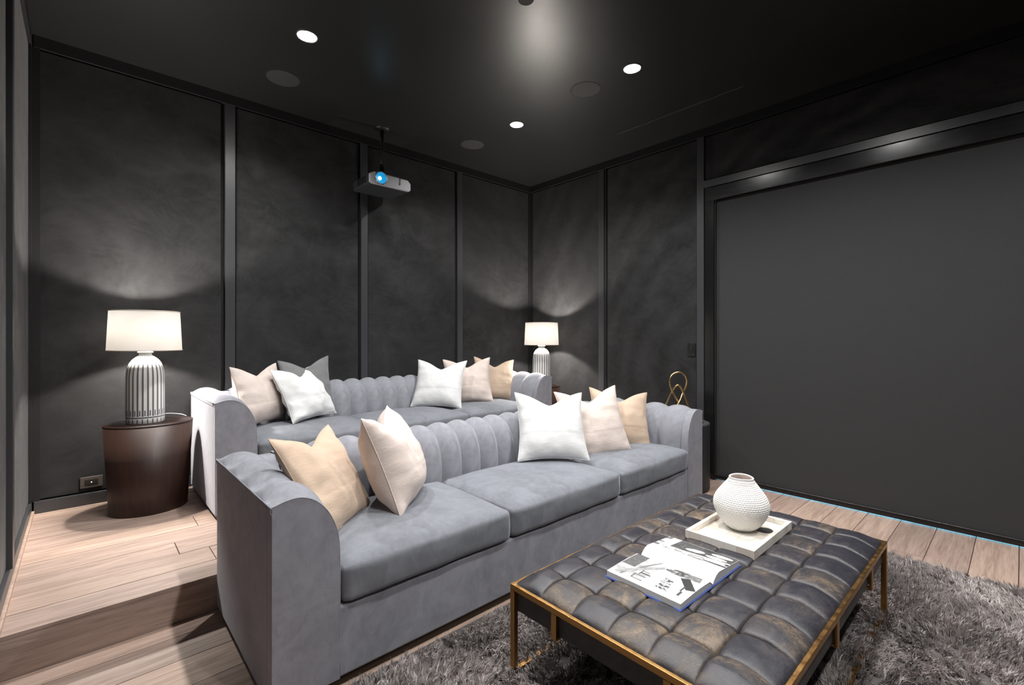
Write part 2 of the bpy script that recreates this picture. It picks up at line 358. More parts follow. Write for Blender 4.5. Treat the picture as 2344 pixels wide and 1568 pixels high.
# window behind the shade, and the shade
wn = box('window_1', (XR+.125, XR+.135, YF, 1.85, .02, 2.5), M['daylight']); struct(wn, 'daylit window hidden behind the roller shade')
sh = empty('roller_shade', (XR, 0, 0), label='wide black fabric roller shade lowered over the window', cat='shade')
box('shade_fabric', (.030, .033, YF+.03, 1.893, .05, 2.56), M['shade_fab'], sh)
box('side_channel', (-.004, .149, 1.905, 1.990, 0, 2.69), M['gloss'], sh, bevel=.003)
box('side_channel_bead', (-.0, .04, 1.893, 1.899, 0.0, 2.53), M['hem'], sh)
v, f = boxvf(-.012, .085, YF, 1.975, 2.558, 2.682); mesh('cassette_fascia', v, f, M['fascia'], sh, bevel=.006)
box('hem_bar', (.018, .046, YF+.03, 1.90, .010, .052), M['blackmetal'], sh, bevel=.004)
box('hem_edge', (.010, .02, YF+.03, 1.90, .046, .054), M['hem'], sh, bevel=.003)

# ------------------------------------------------------------------ recessed lights and speakers
def downlight(x, y, label):
    e = empty('downlight', (x, y, CE), label=label, cat='downlight', group='recessed downlights in the black ceiling')
    mesh('trim_ring', *lathe([(.056, .004), (.060, -.004), (.068, -.004), (.070, .002), (.068, .006), (.056, .006)], 40, cap=False), M['trim'], e)
    mesh('lens', *lathe([(.001, -.001), (.058, -.001), (.058, .004), (.001, .004)], 36), M['downlens'], e)
    ld = bpy.data.lights.new('downlight_lamp', 'SPOT'); ld.energy = DOWN_W; ld.color = (1., .988, .975); ld.spot_size = R(148); ld.spot_blend = 1.0; ld.shadow_soft_size = .04
    lo = bpy.data.objects.new('downlight_lamp', ld); COL.objects.link(lo); lo.parent = e; lo.location = (0, 0, -.045)
downlight(1.063, 3.115, 'bright recessed downlight over the side table and striped lamp')
downlight(2.913, 3.115, 'bright recessed downlight nearest the corner of the room')
downlight(2.921, 1.903, 'bright recessed downlight above the front sofa beside the ceiling slot')
downlight(3.0, .76, 'recessed downlight above the far end of the tufted ottoman')
downlight(1.063, 1.903, 'recessed downlight above the left end of the front sofa')
downlight(1.063, .69, 'recessed downlight above the near end of the rug')
downlight(1.063, -.52, 'recessed downlight at the left of the row before the screen wall')
downlight(2.95, -.52, 'recessed downlight at the right of the row before the screen wall')
def ceil_disc(x, y, r, name, label, cat, group=None):
    e = empty(name, (x, y, CE), label=label, cat=cat, group=group)
    mesh('grille', *lathe([(.001, -.0015), (r-.003, -.0015), (r-.003, .004), (.001, .004)], 56), M['speaker'], e, smooth=False)
    mesh('rim', *lathe([(r-.003, .003), (r-.003, -.0018), (r, -.0010), (r, .003)], 56, cap=False), M['gap'], e)
gs = 'flush round ceiling speakers'
ceil_disc(1.104, 3.745, .116, 'ceiling_speaker', 'round flush ceiling speaker above the striped lamp', 'speaker', gs)
ceil_disc(2.885, 3.739, .116, 'ceiling_speaker', 'round flush ceiling speaker between the projector mount and the room corner', 'speaker', gs)
ceil_disc(2.899, 2.310, .116, 'ceiling_speaker', 'round flush ceiling speaker beside the downlight over the front sofa', 'speaker', gs)
ceil_disc(1.878, 1.930, .044, 'sprinkler_cover', 'small round flush cover plate in the ceiling', 'cover plate')

# ------------------------------------------------------------------ sofas
PROF = [(.235, .30), (.235, .40), (.235, .48), (.232, .545), (.220, .605), (.190, .668), (.147, .715), (.097, .738), (.05, .737), (.012, .727), (-.002, .722), (-.003, .704)]
PROFS = np.array(catmull([(a, b, 0) for a, b in PROF], 3))[:, :2]
def channel_me(width, amp=.034, nt=15):
    """one stitched channel: profile in local (d, z), bulging across its width (local u)"""
    P = PROFS; T = np.gradient(P, axis=0); N = np.stack([-T[:, 1], T[:, 0]], 1); N /= np.linalg.norm(N, axis=1, keepdims=True)
    if N[0, 0] < 0: N = -N
    # make the normal point away from the upholstery core
    c = np.array([.1, .4]); s = np.sign(((P-c)*N).sum(1)); N *= s[:, None]
    t = np.linspace(-1, 1, nt); bul = amp*(1-np.abs(t)**2.2)-.013
    ends = np.ones(len(P)); ends[-4:] = 0; ends[-7:-4] = (.45, .25, .1); ends[-9:-7] = (.85, .65)
    G = np.zeros((len(P), nt, 3))
    for i in range(len(P)):
        for j in range(nt):
            q = P[i]+N[i]*bul[j]*ends[i]; G[i, j] = (q[0], t[j]*width/2*.999, q[1])
    return G
def chan_obj(cache, key, width, fn, flip, parent):
    if key not in cache:
        G = channel_me(width); Q = np.apply_along_axis(fn, 2, G); V, F = gridvf(Q)
        if flip: F = [f[::-1] for f in F]
        me = bpy.data.meshes.new('channel'); me.from_pydata(V, [], F); me.materials.append(M['velvet'].m); me.polygons.foreach_set('use_smooth', [True]*len(F)); cache[key] = me
    o = bpy.data.objects.new('channel', cache[key]); COL.objects.link(o); o.parent = parent; return o
def extrude_y(poly, y0, y1):
    n = len(poly); V = [(x, y0, z) for x, z in poly]+[(x, y1, z) for x, z in poly]
    F = [tuple(range(n))[::-1], tuple(range(n, 2*n))]+[(i, (i+1) % n, n+(i+1) % n, n+i) for i in range(n)]
    return V, F
def fixn(o):
    bm = bmesh.new(); bm.from_mesh(o.data); bmesh.ops.recalc_face_normals(bm, faces=bm.faces[:]); bm.to_mesh(o.data); bm.free(); return o
def sofa(x0, y0, z0, L, D, cuts, label, nb):
    e = empty('sofa', (x0, y0, z0), label=label, cat='sofa', group='grey velvet channel-back sofas')
    T = .235; PB = .032
    prof = [(float(a), float(b)) for a, b in PROFS]
    ins = [(a-.020, b-.020) for a, b in prof if a > .04]
    core = [(0, PB)]+[(T-.02, PB)]+ins+[(0, .714)]
    for s in (0, 1):
        mx = (lambda a: a) if s == 0 else (lambda a: L-a)
        fixn(mesh('arm', *extrude_y([(mx(a), z) for a, z in core], .0545, D-.001), M['velvet'], e, smooth=False))
        face = [(0, PB)]+[(T, PB)]+[(max(0, min(a, T)), b) for a, b in prof]
        fixn(mesh('arm_front', *extrude_y([(mx(a), z) for a, z in face], 0, .055), M['velvet'], e, bevel=.007, seg=3))
        pts = [(mx(0.002), .002, z) for z in np.linspace(PB+.01, .70, 8)]+[(mx(a), .001, b) for a, b in prof[::-1]]+[(mx(T), .001, z) for z in np.linspace(.28, PB+.02, 6)]
        mesh('piping', *tube(pts, .0016, 6), M['velvet'], e)
        mesh('piping', *tube([(mx(-.001), y, .722) for y in np.linspace(.0, D, 6)], .0034, 6), M['velvet'], e)
    fixn(mesh('backrest', *[[(y_, D-x_, z_) for x_, y_, z_ in V] if k == 0 else V for k, V in enumerate(extrude_y(core, .02, L-.02))], M['velvet'], e, smooth=False))
    cache = {}
    wch = (L-2*T)/nb
    for i in range(nb):
        o = chan_obj(cache, 'b', wch, lambda q: np.array([q[1], D-q[0], q[2]]), True, e); o.location = (T+wch*(i+.5), 0, 0)
    na = 4; wa = (D-.055)/na
    for s in (0, 1):
        for i in range(na):
            fn = (lambda q: np.array([q[0], q[1], q[2]])) if s == 0 else (lambda q: np.array([L-q[0], q[1], q[2]]))
            o = chan_obj(cache, s, wa, fn, s == 1, e); o.location = (0, .055+wa*(i+.5), 0)
    # base
    mesh('base_rail', *boxvf(T-.01, L-T+.01, .004, .12, PB, .300), M['velvet'], e, bevel=.012, seg=3)
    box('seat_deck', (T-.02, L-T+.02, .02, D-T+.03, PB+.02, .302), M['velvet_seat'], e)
    pv = boxvf(.012, L-.012, .012, D-.012, 0, PB+.004); mesh('plinth', *pv, M['plinth'], e, bevel=.006)
    # three loose cushions
    for i, (a, b) in enumerate(zip(cuts[:-1], cuts[1:])):
        hx = (b-a)/2-.004; y1, y2 = -.012, D-T-.012; hy = (y2-y1)/2; hz = .076
        V, F, U = rbox(hx, hy, hz, .028, 19)
        cr = (1-U[:, 0]**4)*(1-U[:, 1]**4); top = V[:, 2] > 0
        V[:, 2] += np.where(top, .034*cr, 0)
        for q in V:
            k = .0045*nz(q[0]*5+i*9, q[1]*5, x0)+.0015*nz(q[0]*16, q[1]*16, i)
            q[2] += k*(1 if q[2] > 0 else .3)
            if q[1] < -hy+.05: q[1] += .006*nz(q[0]*6+i*3, q[2]*8, 5.)+.0028*nz(q[0]*34+q[2]*20+i*7, q[2]*9, x0*3)-.010*(1-(q[0]/hx)**4)*(1-(min(abs(q[2]), .076)/.076)**2)
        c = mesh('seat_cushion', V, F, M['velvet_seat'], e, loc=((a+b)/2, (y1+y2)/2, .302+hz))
    return e
S1 = (.468, 1.712, 0.); S2 = (.598, 3.362, H1)
sofa(*S1, 3.148, .876, [.24, 1.094, 2.027, 2.908], 'grey velvet channel-back sofa on the lower floor facing the tufted ottoman', 18)
sofa(*S2, 3.055, .876, [.24, 1.10, 1.965, 2.815], 'grey velvet channel-back sofa on the raised platform against the back wall', 17)

# ------------------------------------------------------------------ pillows
def pillow(name, mat, label, pos, yaw, tilt, roll, wd, ht, th=.17, chop=.085, seed=0, fold=1., group='throw pillows on the sofas'):
    n = 53; u = np.linspace(-1, 1, n); uu, vv = np.meshgrid(u, u, indexing='ij')
    def su(x): return np.sign(x)*np.abs(x)**.9
    uu, vv = su(uu), su(vv)
    px = wd/2*uu*(1-.105*(1-vv**2)*np.abs(uu)**1.5); py = ht/2*vv*(1-.075*(1-uu**2)*np.abs(vv)**1.5)
    up = np.clip((vv+1)/2, 0, 1)
    py = py-chop*(.5*np.clip(1-np.abs(uu)/.95, 0, 1)**1.15+.5*np.exp(-(uu/.40)**2))*up**3.0
    t = np.clip((1-np.abs(uu)**2.4)*(1-np.abs(vv)**2.4), 0, 1)**.58
    t = t*(1-.30*up**3*np.exp(-(uu/.5)**2))*(.92+.16*(1-up))
    V = []; 
    for s in (1, -1):
        for i in range(n):
            for j in range(n):
                x, y, tt = px[i, j], py[i, j], t[i, j]*th/2
                e_ = (1-t[i, j])
                wr_ = .014*fold*nz(x*9+seed, y*3.5+seed*2, s*3.)*(.4+e_)+.009*fold*nz(x*4+seed*3, y*16+seed, s)*(.4+e_)+.003*fold*nz(x*20+seed, y*20, s*2)
                crease = -.003*math.exp(-((vv[i, j]+.32)/.022)**2) if s > 0 else 0
                # dent running down from the chop
                dent = -.018*math.exp(-(uu[i, j]/.16)**2)*up[i, j]**2.2
                V.append((x, -s*max(tt+wr_*(t[i, j] > .02)*min(1, t[i, j]*3)+(crease+dent)*min(1, t[i, j]*2), .0005 if t[i, j] <= .02 else .002), y))
    V, F0 = V, []
    for k in (0, 1):
        o0 = k*n*n
        for i in range(n-1):
            for j in range(n-1):
                q = (o0+i*n+j, o0+(i+1)*n+j, o0+(i+1)*n+j+1, o0+i*n+j+1); F0.append(q if k == 0 else q[::-1])
    # stitch both sides together along the knife edge
    b = [(i, 0) for i in range(n-1)]+[(n-1, j) for j in range(n-1)]+[(i, n-1) for i in range(n-1, 0, -1)]+[(0, j) for j in range(n-1, 0, -1)]
    idx = [i*n+j for i, j in b]
    for k in range(len(idx)): a, c = idx[k], idx[(k+1) % len(idx)]; F0.append((c, a, a+n*n, c+n*n))
    o = mesh(name, V, F0, mat); tag(o, label, 'pillow', group)
    ca, sa = math.cos(R(yaw)), math.sin(R(yaw)); ti, ro = R(tilt), R(roll)
    A = Vector((ca, sa, 0)); N = Vector((sa, -ca, 0)); B = Vector((0, 0, 1))*math.cos(ti)-N*math.sin(ti)
    A2 = A*math.cos(ro)+B*math.sin(ro); B2 = B*math.cos(ro)-A*math.sin(ro); N2 = A2.cross(B2)   # local -Y is the front
    m = Matrix((( A2.x, -N2.x, B2.x, pos[0]), (A2.y, -N2.y, B2.y, pos[1]), (A2.z, -N2.z, B2.z, pos[2]), (0, 0, 0, 1)))
    o.matrix_world = m
    ring = [V[i] for i in idx]; seam = mesh('seam', *tube([Vector(p) for p in ring], .0022, 5, closed=True), mat, o)
    return o
def sc(p, k): return (p[0]*k, p[1]*k, 1.3+(p[2]-1.3)*k)     # same direction from the eye point, other distance
W, B_, T_, G_ = M['linen_white'], M['linen_blush'], M['tan_velvet'], M['linen_grey']
k = .97; pillow('throw_pillow', W, 'white linen pillow standing mid-seat on the front sofa', sc((2.435, 2.249, .681), k), -35.8, 30, -1, .499*k, .502*k, seed=1)
k = 1.04; pillow('throw_pillow', B_, 'blush pillow between the white and tan pillows on the front sofa', sc((2.656, 2.048, .701), k), -24, 22, 3.8, .501*k, .5*k, seed=2, chop=.095)
k = 1.02; pillow('throw_pillow', T_, 'tan pillow beside the right arm of the front sofa', sc((3.075, 2.112, .669), k), -29.5, 22, -6.7, .492*k, .47*k, seed=3)
k = 1.; pillow('throw_pillow', T_, 'tan pillow slumped on the left arm of the front sofa', (.815, 2.145, .665), 45.6, 30.7, -4.7, .525, .478, seed=4, th=.16, chop=.07, fold=1.4)
k = 1.; pillow('throw_pillow', B_, 'blush pillow turned edge-on beside the slumped tan pillow on the front sofa', (1.172, 2.180, .692), 49.9, 22, -1.6, .515, .495, seed=5, th=.265, chop=.08, fold=1.6)
k = .945; pillow('throw_pillow', B_, 'blush pillow in the left corner of the back sofa', sc((1.038, 4.117, .851), k), 35.8, 12, .7, .501*k, .473*k, seed=6, chop=.07, fold=1.3)
k = .935; pillow('throw_pillow', W, 'crumpled white pillow leaning beside the blush one at the left of the back sofa', sc((1.389, 4.137, .835), k), 26, 29, 2, .493*k, .488*k, seed=7, chop=.04, fold=2.2)
pillow('throw_pillow', G_, 'grey pillow added for a ghost image behind the crumpled white pillow', (1.36, 3.965, .90), 17, 8, 3, .47, .47, seed=8, th=.11, chop=.07)  # added pillow, stands in for a flat grey exposure ghost
k = .985; pillow('throw_pillow', W, 'white linen pillow standing upright on the back sofa', sc((2.592, 3.893, .851), k), -48.9, 27, -.9, .507*k, .499*k, seed=9)
k = .975; pillow('throw_pillow', B_, 'blush pillow between the white and tan pillows on the back sofa', sc((2.988, 3.95, .852), k), -34.8, 21, 2.5, .504*k, .485*k, seed=10)
k = .975; pillow('throw_pillow', T_, 'tan pillow beside the right arm of the back sofa', sc((3.365, 3.955, .843), k), -15.3, 15.7, -5.5, .489*k, .474*k, seed=11)

# ------------------------------------------------------------------ side tables and lamps
def side_table(x, y, label):
    e = empty('side_table', (x, y, H1), label=label, cat='side table', group='oval tapered dark wood side tables')
    mesh('body', *lathe([(.0001, 0), (.855, 0), (.87, .006), (.995, .566), (.0001, .566)], 72, sx=.24, sy=.20, cap=False), M['dark_wood'], e)
    mesh('top', *lathe([(.0001, .56), (.995, .562), (.999, .568), (.994, .574), (.0001, .574)], 72, sx=.24, sy=.20, cap=False), M['dark_wood'], e, bevel=0)
    return e
side_table(.325, 3.925, 'oval dark wood side table on the platform at the left end of the back sofa')
side_table(3.945, 3.80, 'oval dark wood side table in the corner beyond the back sofa')
def table_lamp(x, y, label):
    z0 = H1+.574
    e = empty('table_lamp', (x, y, z0), label=label, cat='lamp', group='striped ceramic table lamps')
    ns, per = 24, 8; n = ns*per
    prof = [(.0001, 0), (.098, 0), (.103, .004), (.104, .032), (.104, .036), (.104, .045), (.104, .049), (.104, .052), (.104, .088), (.104, .20), (.1035, .30), (.101, .335), (.095, .365), (.085, .392), (.070, .414), (.052, .430), (.043, .437), (.037, .441), (.034, .447), (.034, .456), (.042, .459), (.043, .465), (.036, .468), (.0001, .468)]
    P = np.zeros((len(prof), n, 3)); fm = []
    for i, (r, z) in enumerate(prof):
        for j in range(n):
            a = 2*math.pi*j/n; P[i, j] = (r*math.cos(a), r*math.sin(a), z)
    V, F = gridvf(P, closev=True); F = [f[::-1] for f in F]
    for i in range(len(prof)-1):
        z0_, z1_ = prof[i][1], prof[i+1][1]; zm = (z0_+z1_)/2
        for j in range(n):
            q = j % per; s = 0
            if .049 <= z0_ and zm < .437 and q in (0, 1, 2): s = 1
            if .052 <= z0_ and z1_ <= .0881 and q in (4, 5): s = 1
            if abs(zm-.0405) < .006: s = 1
            if .003 < zm < .034 and q in (0, 1): s = 1
            if i in (16, 17, 18) and q in (0, 1): s = 1
            fm.append(s)
    mesh('base', V, F, parent=e, mats=[M['cer_white'], M['cer_stripe']], fmat=fm)
    mesh('neck', *lathe([(.012, .466), (.012, .50), (.016, .503), (.016, .52), (.008, .522), (.008, .56)], 24), M['cer_white'], e)
    zb, zt, rb, rt = .474, .734, .200, .188
    ls_ = mesh('lamp_shade', *lathe([(rb, zb), (rb+(rt-rb)*.5, (zb+zt)/2), (rt, zt), (rt-.003, zt), (rb-.003+(rt-rb)*.5, (zb+zt)/2), (rb-.003, zb), (rb, zb)], 72, cap=False), M['shade'], e)
    for r_, z_ in ((rb, zb+.002), (rt, zt-.002)):
        ring = [(r_*math.cos(t), r_*math.sin(t), z_) for t in np.linspace(0, 2*math.pi, 72, endpoint=False)]
        mesh('shade_trim', *tube(ring, .003, 6, closed=True), M['shade_trim'], ls_)
    # spider and bulb
    mesh('spider', *join(*[tube([(.008*math.cos(a), .008*math.sin(a), .70), (.187*math.cos(a), .187*math.sin(a), .72)], .0022, 6) for a in (0, 2.094, 4.189)]), M['chrome'], e)
    mesh('bulb', *lathe([(.0001, .552), (.014, .555), (.016, .575), (.026, .60), (.030, .62), (.026, .642), (.014, .655), (.0001, .658)], 20, cap=False), M['bulb'], e)
    ld = bpy.data.lights.new('bulb_light', 'POINT'); ld.energy = LAMP_W; ld.color = (1., .935, .86); ld.shadow_soft_size = .034
    lo = bpy.data.objects.new('bulb_light', ld); COL.objects.link(lo); lo.parent = e; lo.location = (0, 0, .618)
    return e
table_lamp(.303, 3.93, 'striped white ceramic table lamp at the left end of the back sofa')
table_lamp(3.935, 3.785, 'striped white ceramic table lamp in the corner behind the back sofa')
cd = mesh('lamp_cord', *tube(catmull([(.355, 4.04, H1+.577), (.42, 4.06, H1+.600), (.50, 4.05, H1+.592), (.54, 4.02, H1+.578)], 8), .003, 6), M['cord'])
tag(cd, 'thin white lamp cord looping over the dark side table', 'cord')

# ------------------------------------------------------------------ black drum table and gold sculpture
e = empty('drum_table', (3.864, 1.985, 0), label='black cylindrical drum table between the front sofa and the shade', cat='side table')
mesh('body', *lathe([(.0001, 0), (.185, 0), (.198, .012), (.2, .03), (.2, .555), (.198, .566), (.0001, .566)], 64, cap=False), M['drum'], e)
mesh('rim', *lathe([(.150, .56), (.150, .572), (.155, .575), (.193, .575), (.199, .570), (.2, .56)], 64, cap=False), M['drum_rim'], e)
mesh('inset_top', *lathe([(.0001, .569), (.150, .569)], 48, cap=False), M['gloss'], e)
sx_, sy_, sz_ = 3.824, 2.03, .569
def pic(u, v, off=0.):    # crop pixels of the sculpture to metres in its own upright plane facing the room
    return ((u-245)*.001163*.74+off*.676, -(u-245)*.001163*.676+off*.737, .70-sz_+(750-v)*.001163)
e = empty('knot_sculpture', (sx_, sy_, sz_), label='polished gold knot of two looped rods on the black drum table', cat='sculpture')
lp = [pic(365, 857, .02), pic(320, 815, .02), pic(262, 735, .012), pic(205, 645, -.012), pic(184, 570, -.005), pic(200, 515, 0), pic(248, 492, 0), pic(296, 515, 0), pic(312, 572, .005), pic(288, 650, .015), pic(235, 745, -.010), pic(180, 815, -.02), pic(135, 857, -.02)]
ar = [pic(112, 857, .03), pic(130, 790, .02), pic(163, 728, .012), pic(205, 640, .014), pic(226, 600, .0), pic(246, 588, 0), pic(264, 604, 0), pic(290, 660, -.012), pic(322, 745, -.012), pic(345, 800, -.02), pic(372, 857, -.03)]
mesh('loop', *tube(catmull(lp, 8), .0078, 12), M['gold'], e); mesh('arch', *tube(catmull(ar, 8), .0078, 12), M['gold'], e)

# ------------------------------------------------------------------ tufted ottoman
OX0, OX1, OY0, OY1, OZ = 1.215, 2.762, .424, 1.337, .352
e = empty('tufted_ottoman', ((OX0+OX1)/2, (OY0+OY1)/2, .012), label='low tufted dark leather ottoman in a thin brass frame on the shag rug', cat='ottoman')
ox, oy = e.location.x, e.location.y; oz = .012
t = .022
def obar(name, a): return box(name, (a[0]-ox, a[1]-ox, a[2]-oy, a[3]-oy, a[4]-oz, a[5]-oz), M['brass'], e, bevel=.0025)
obar('rail', (OX0, OX1, OY0, OY0+t, OZ-t, OZ)); obar('rail', (OX0, OX1, OY1-t, OY1, OZ-t, OZ))
obar('rail', (OX0, OX0+t, OY0+t, OY1-t, OZ-t, OZ)); obar('rail', (OX1-t, OX1, OY0+t, OY1-t, OZ-t, OZ))
for x in (OX0, OX1-t):
    for y in (OY0, OY1-t): obar('leg', (x, x+t, y, y+t, .012, OZ-t))
for y in (OY0, OY1-t): obar('stretcher', (OX0+t, OX1-t, y, y+t, .010, .022))
for x in (1.43, 1.91, 2.45):
    for y0_, y1_ in ((OY0+.001, OY0+.013), (OY1-.013, OY1-.001)): obar('bracket', (x-.012, x+.012, y0_, y1_, OZ-.115, OZ-t))
    obar('bracket_foot', (x-.012, x+.012, OY0+.012, OY0+.05, OZ-.115, OZ-.106)); obar('bracket_foot', (x-.012, x+.012, OY1-.05, OY1-.012, OZ-.115, OZ-.106))
for y in (1.113, .68):
    for x0_, x1_ in ((OX0+.001, OX0+.013), (OX1-.013, OX1-.001)): obar('bracket', (x0_, x1_, y-.012, y+.012, OZ-.115, OZ-t))
    obar('bracket_foot', (OX0+.012, OX0+.05, y-.012, y+.012, OZ-.115, OZ-.106))
box('apron', (OX0+.016-ox, OX1-.016-ox, OY0+.016-oy, OY1-.016-oy, OZ-.105-oz, OZ-.004-oz), M['apron'], e, bevel=.008)
gx = [OX0+.012]+[1.368+.1548*i for i in range(9)]+[OX1-.012]; gy = [OY0+.012]+[1.187-.1455*j for j in range(4, -1, -1)]+[OY1-.012]
zb = OZ+.000
def sfun(u, p=.5): return np.clip(4*u*(1-u), 0, 1)**p
for i in range(10):
    for j in range(6):
        n = 17; q = np.linspace(0, 1, n); q = .5-.5*np.cos(np.pi*q)*(.55+.45*np.abs(np.cos(np.pi*q))); q = (q-q[0])/(q[-1]-q[0])
        P = np.zeros((n, n, 3)); wear = np.zeros(n*n)
        cxx, cyy = (gx[i]+gx[i+1])/2, (gy[j]+gy[j+1])/2
        hr = random.Random(i*31+j*7); dC = .010+hr.uniform(-.003, .004)
        for a in range(n):
            for b in range(n):
                u, v = q[a], q[b]
                ue = u if not (i == 0 and u < .5) and not (i == 9 and u > .5) else .5
                ve = v if not (j == 0 and v < .5) and not (j == 5 and v > .5) else .5
                s1, s2 = sfun(ue, .38), sfun(ve, .38)
                h = .031*(s1+s2-s1*s2)+dC*s1*s2
                ru = (2*u)**.5 if (i == 0 and u < .5) else ((2*(1-u))**.5 if (i == 9 and u > .5) else 1)
                rv = (2*v)**.5 if (j == 0 and v < .5) else ((2*(1-v))**.5 if (j == 5 and v > .5) else 1)
                h = h*ru*rv+.0015*nz(u*4+i*3, v*4+j*5)*s1*s2
                du_ = min(u if i > 0 else 1, 1-u if i < 9 else 1)*(gx[i+1]-gx[i]); dv_ = min(v if j > 0 else 1, 1-v if j < 5 else 1)*(gy[j+1]-gy[j]); dm = min(du_, dv_)
                h -= .0045*max(0, 1-dm/.0045)*min(1, ru*rv)
                zbase = zb-.004
                P[a, b] = (gx[i]+(gx[i+1]-gx[i])*u-cxx, gy[j]+(gy[j+1]-gy[j])*v-cyy, zbase+h-oz)
                wear[a*n+b] = math.exp(-((dm-.005)/.0022)**2)
        V, F = gridvf(P)
        me = bpy.data.meshes.new('leather_square'); me.from_pydata(V, [], F); me.update()
        at = me.attributes.new('wear', 'FLOAT', 'POINT'); at.data.foreach_set('value', wear)
        from_me('leather_square', me, M['leather'], e, loc=(cxx-ox, cyy-oy, 0))

# ------------------------------------------------------------------ bone tray and vase on the ottoman
TZ = OZ+.026
tx0, tx1, ty0, ty1 = 2.048, 2.516, .750, 1.051
e = empty('serving_tray', ((tx0+tx1)/2, (ty0+ty1)/2, TZ), label='rectangular white bone-tile tray under the white vase', cat='tray')
hx, hy = (tx1-tx0)/2, (ty1-ty0)/2
mesh('core', *join(boxvf(-hx+.003, hx-.003, -hy+.003, hy-.003, 0, .010), boxvf(-hx+.003, -hx+.015, -hy+.003, hy-.003, .005, .034), boxvf(hx-.015, hx-.003, -hy+.003, hy-.003, .005, .034), boxvf(-hx+.003, hx-.003, -hy+.003, -hy+.015, .005, .034), boxvf(-hx+.003, hx-.003, hy-.015, hy-.003, .005, .034)), M['grout'], e, smooth=False)
def tiles(ax0, ax1, nx, ay0, ay1, ny, z0_, z1_, jit=.0):
    for i in range(nx):
        for j in range(ny):
            a, b = ax0+(ax1-ax0)*i/nx, ax0+(ax1-ax0)*(i+1)/nx; c, d = ay0+(ay1-ay0)*j/ny, ay0+(ay1-ay0)*(j+1)/ny; g = .0003
            v, f = boxvf(-(b-a)/2+g, (b-a)/2-g, -(d-c)/2+g, (d-c)/2-g, z0_, z1_+random.uniform(0, .0003)); mesh('bone_tile', v, f, M['bone'], e, smooth=False, loc=((a+b)/2, (c+d)/2, 0))
tiles(-hx+.018, hx-.018, 9, -hy+.018, hy-.018, 5, .009, .0125)
for s in (-1, 1):
    tiles(-hx, hx, 9, s*hy-(.018 if s > 0 else 0), s*hy+(0 if s > 0 else .018), 1, .0, .0365)
    tiles(s*hx-(.018 if s > 0 else 0), s*hx+(0 if s > 0 else .018), 1, -hy+.018, hy-.018, 5, .0, .0365)
vp = [(.0001, .002), (.040, 0), (.050, .003), (.068, .018), (.088, .042), (.105, .070), (.116, .098), (.1195, .120), (.116, .143), (.105, .168), (.089, .192), (.073, .214), (.062, .230), (.056, .241), (.0535, .250), (.054, .256)]
vp = [(r*1.02, z*.955) for r, z in vp]
pr = np.array(catmull([(r, 0, z) for r, z in vp], 12))
NR, NA = 190, 360
sarc = np.concatenate([[0], np.cumsum(np.linalg.norm(np.diff(pr, axis=0), axis=1))]); sq = np.linspace(0, sarc[-1], NR)
rr_ = np.interp(sq, sarc, pr[:, 0]); zz_ = np.interp(sq, sarc, pr[:, 2])
tt_ = np.gradient(np.stack([rr_, zz_], 1), axis=0); tt_ /= np.linalg.norm(tt_, axis=1, keepdims=True)
P = np.zeros((NR, NA, 3)); rowp = .0088; nb_ = 58
for i in range(NR):
    row = sq[i]/rowp; ph = (math.floor(row) % 2)*.5; fade = 1 if .035 < sq[i] < sarc[-1]-.010 else 0
    fy = math.sin(math.pi*(row % 1.))
    for j in range(NA):
        a = 2*math.pi*j/NA; jit = .10*nz(math.cos(a)*3, math.sin(a)*3, row*.35)
        row2 = (sq[i]+.0022*nz(math.cos(a)*2, math.sin(a)*2, sq[i]*14))/rowp; fy = abs(math.sin(math.pi*row2)); ph = (math.floor(row2) % 2)*.5
        fx = abs(math.sin(math.pi*(nb_*j/NA+ph+jit)))
        amp = .0032*fade*(.35+.65*min(1, max(0, (sq[i]-.05)/.04)))
        d = amp*(fx**.6*fy**.8)
        wob = 1+.012*math.sin(a*2+1)+.01*math.sin(a*3+sq[i]*9)
        r = rr_[i]*wob; P[i, j] = ((r+d*tt_[i, 1])*math.cos(a), (r+d*tt_[i, 1])*math.sin(a), zz_[i]-d*tt_[i, 0]+(.0018*math.sin(a*2+.8) if sq[i] > sarc[-1]-.03 else 0))
V, F = gridvf(P, closev=True); F = [f[::-1] for f in F]
e = empty('vase', (2.320, .908, TZ+.0123), label='round white hobnail ceramic vase on the bone tray', cat='vase')
mesh('body', V, F, M['vase'], e)
rt = P[-1]; inn = [rt, rt*np.array([.94, .94, 1])+np.array([0, 0, .002]), rt*np.array([.86, .86, 1])-np.array([0, 0, .001]), rt*np.array([.84, .84, 1])-np.array([0, 0, .012]), rt*np.array([1.1, 1.1, 1])-np.array([0, 0, .05]), rt*np.array([1.5, 1.5, 1])-np.array([0, 0, .12]), rt*np.array([.2, .2, 1])-np.array([0, 0, .2])]
V, F = gridvf(np.array(inn[2:]), closev=True); mesh('inside', V, [f[::-1] for f in F], M['vase_in'], e)
V, F = gridvf(np.array(inn[:3]), closev=True); mesh('lip', V, [f[::-1] for f in F], M['vase'], e)

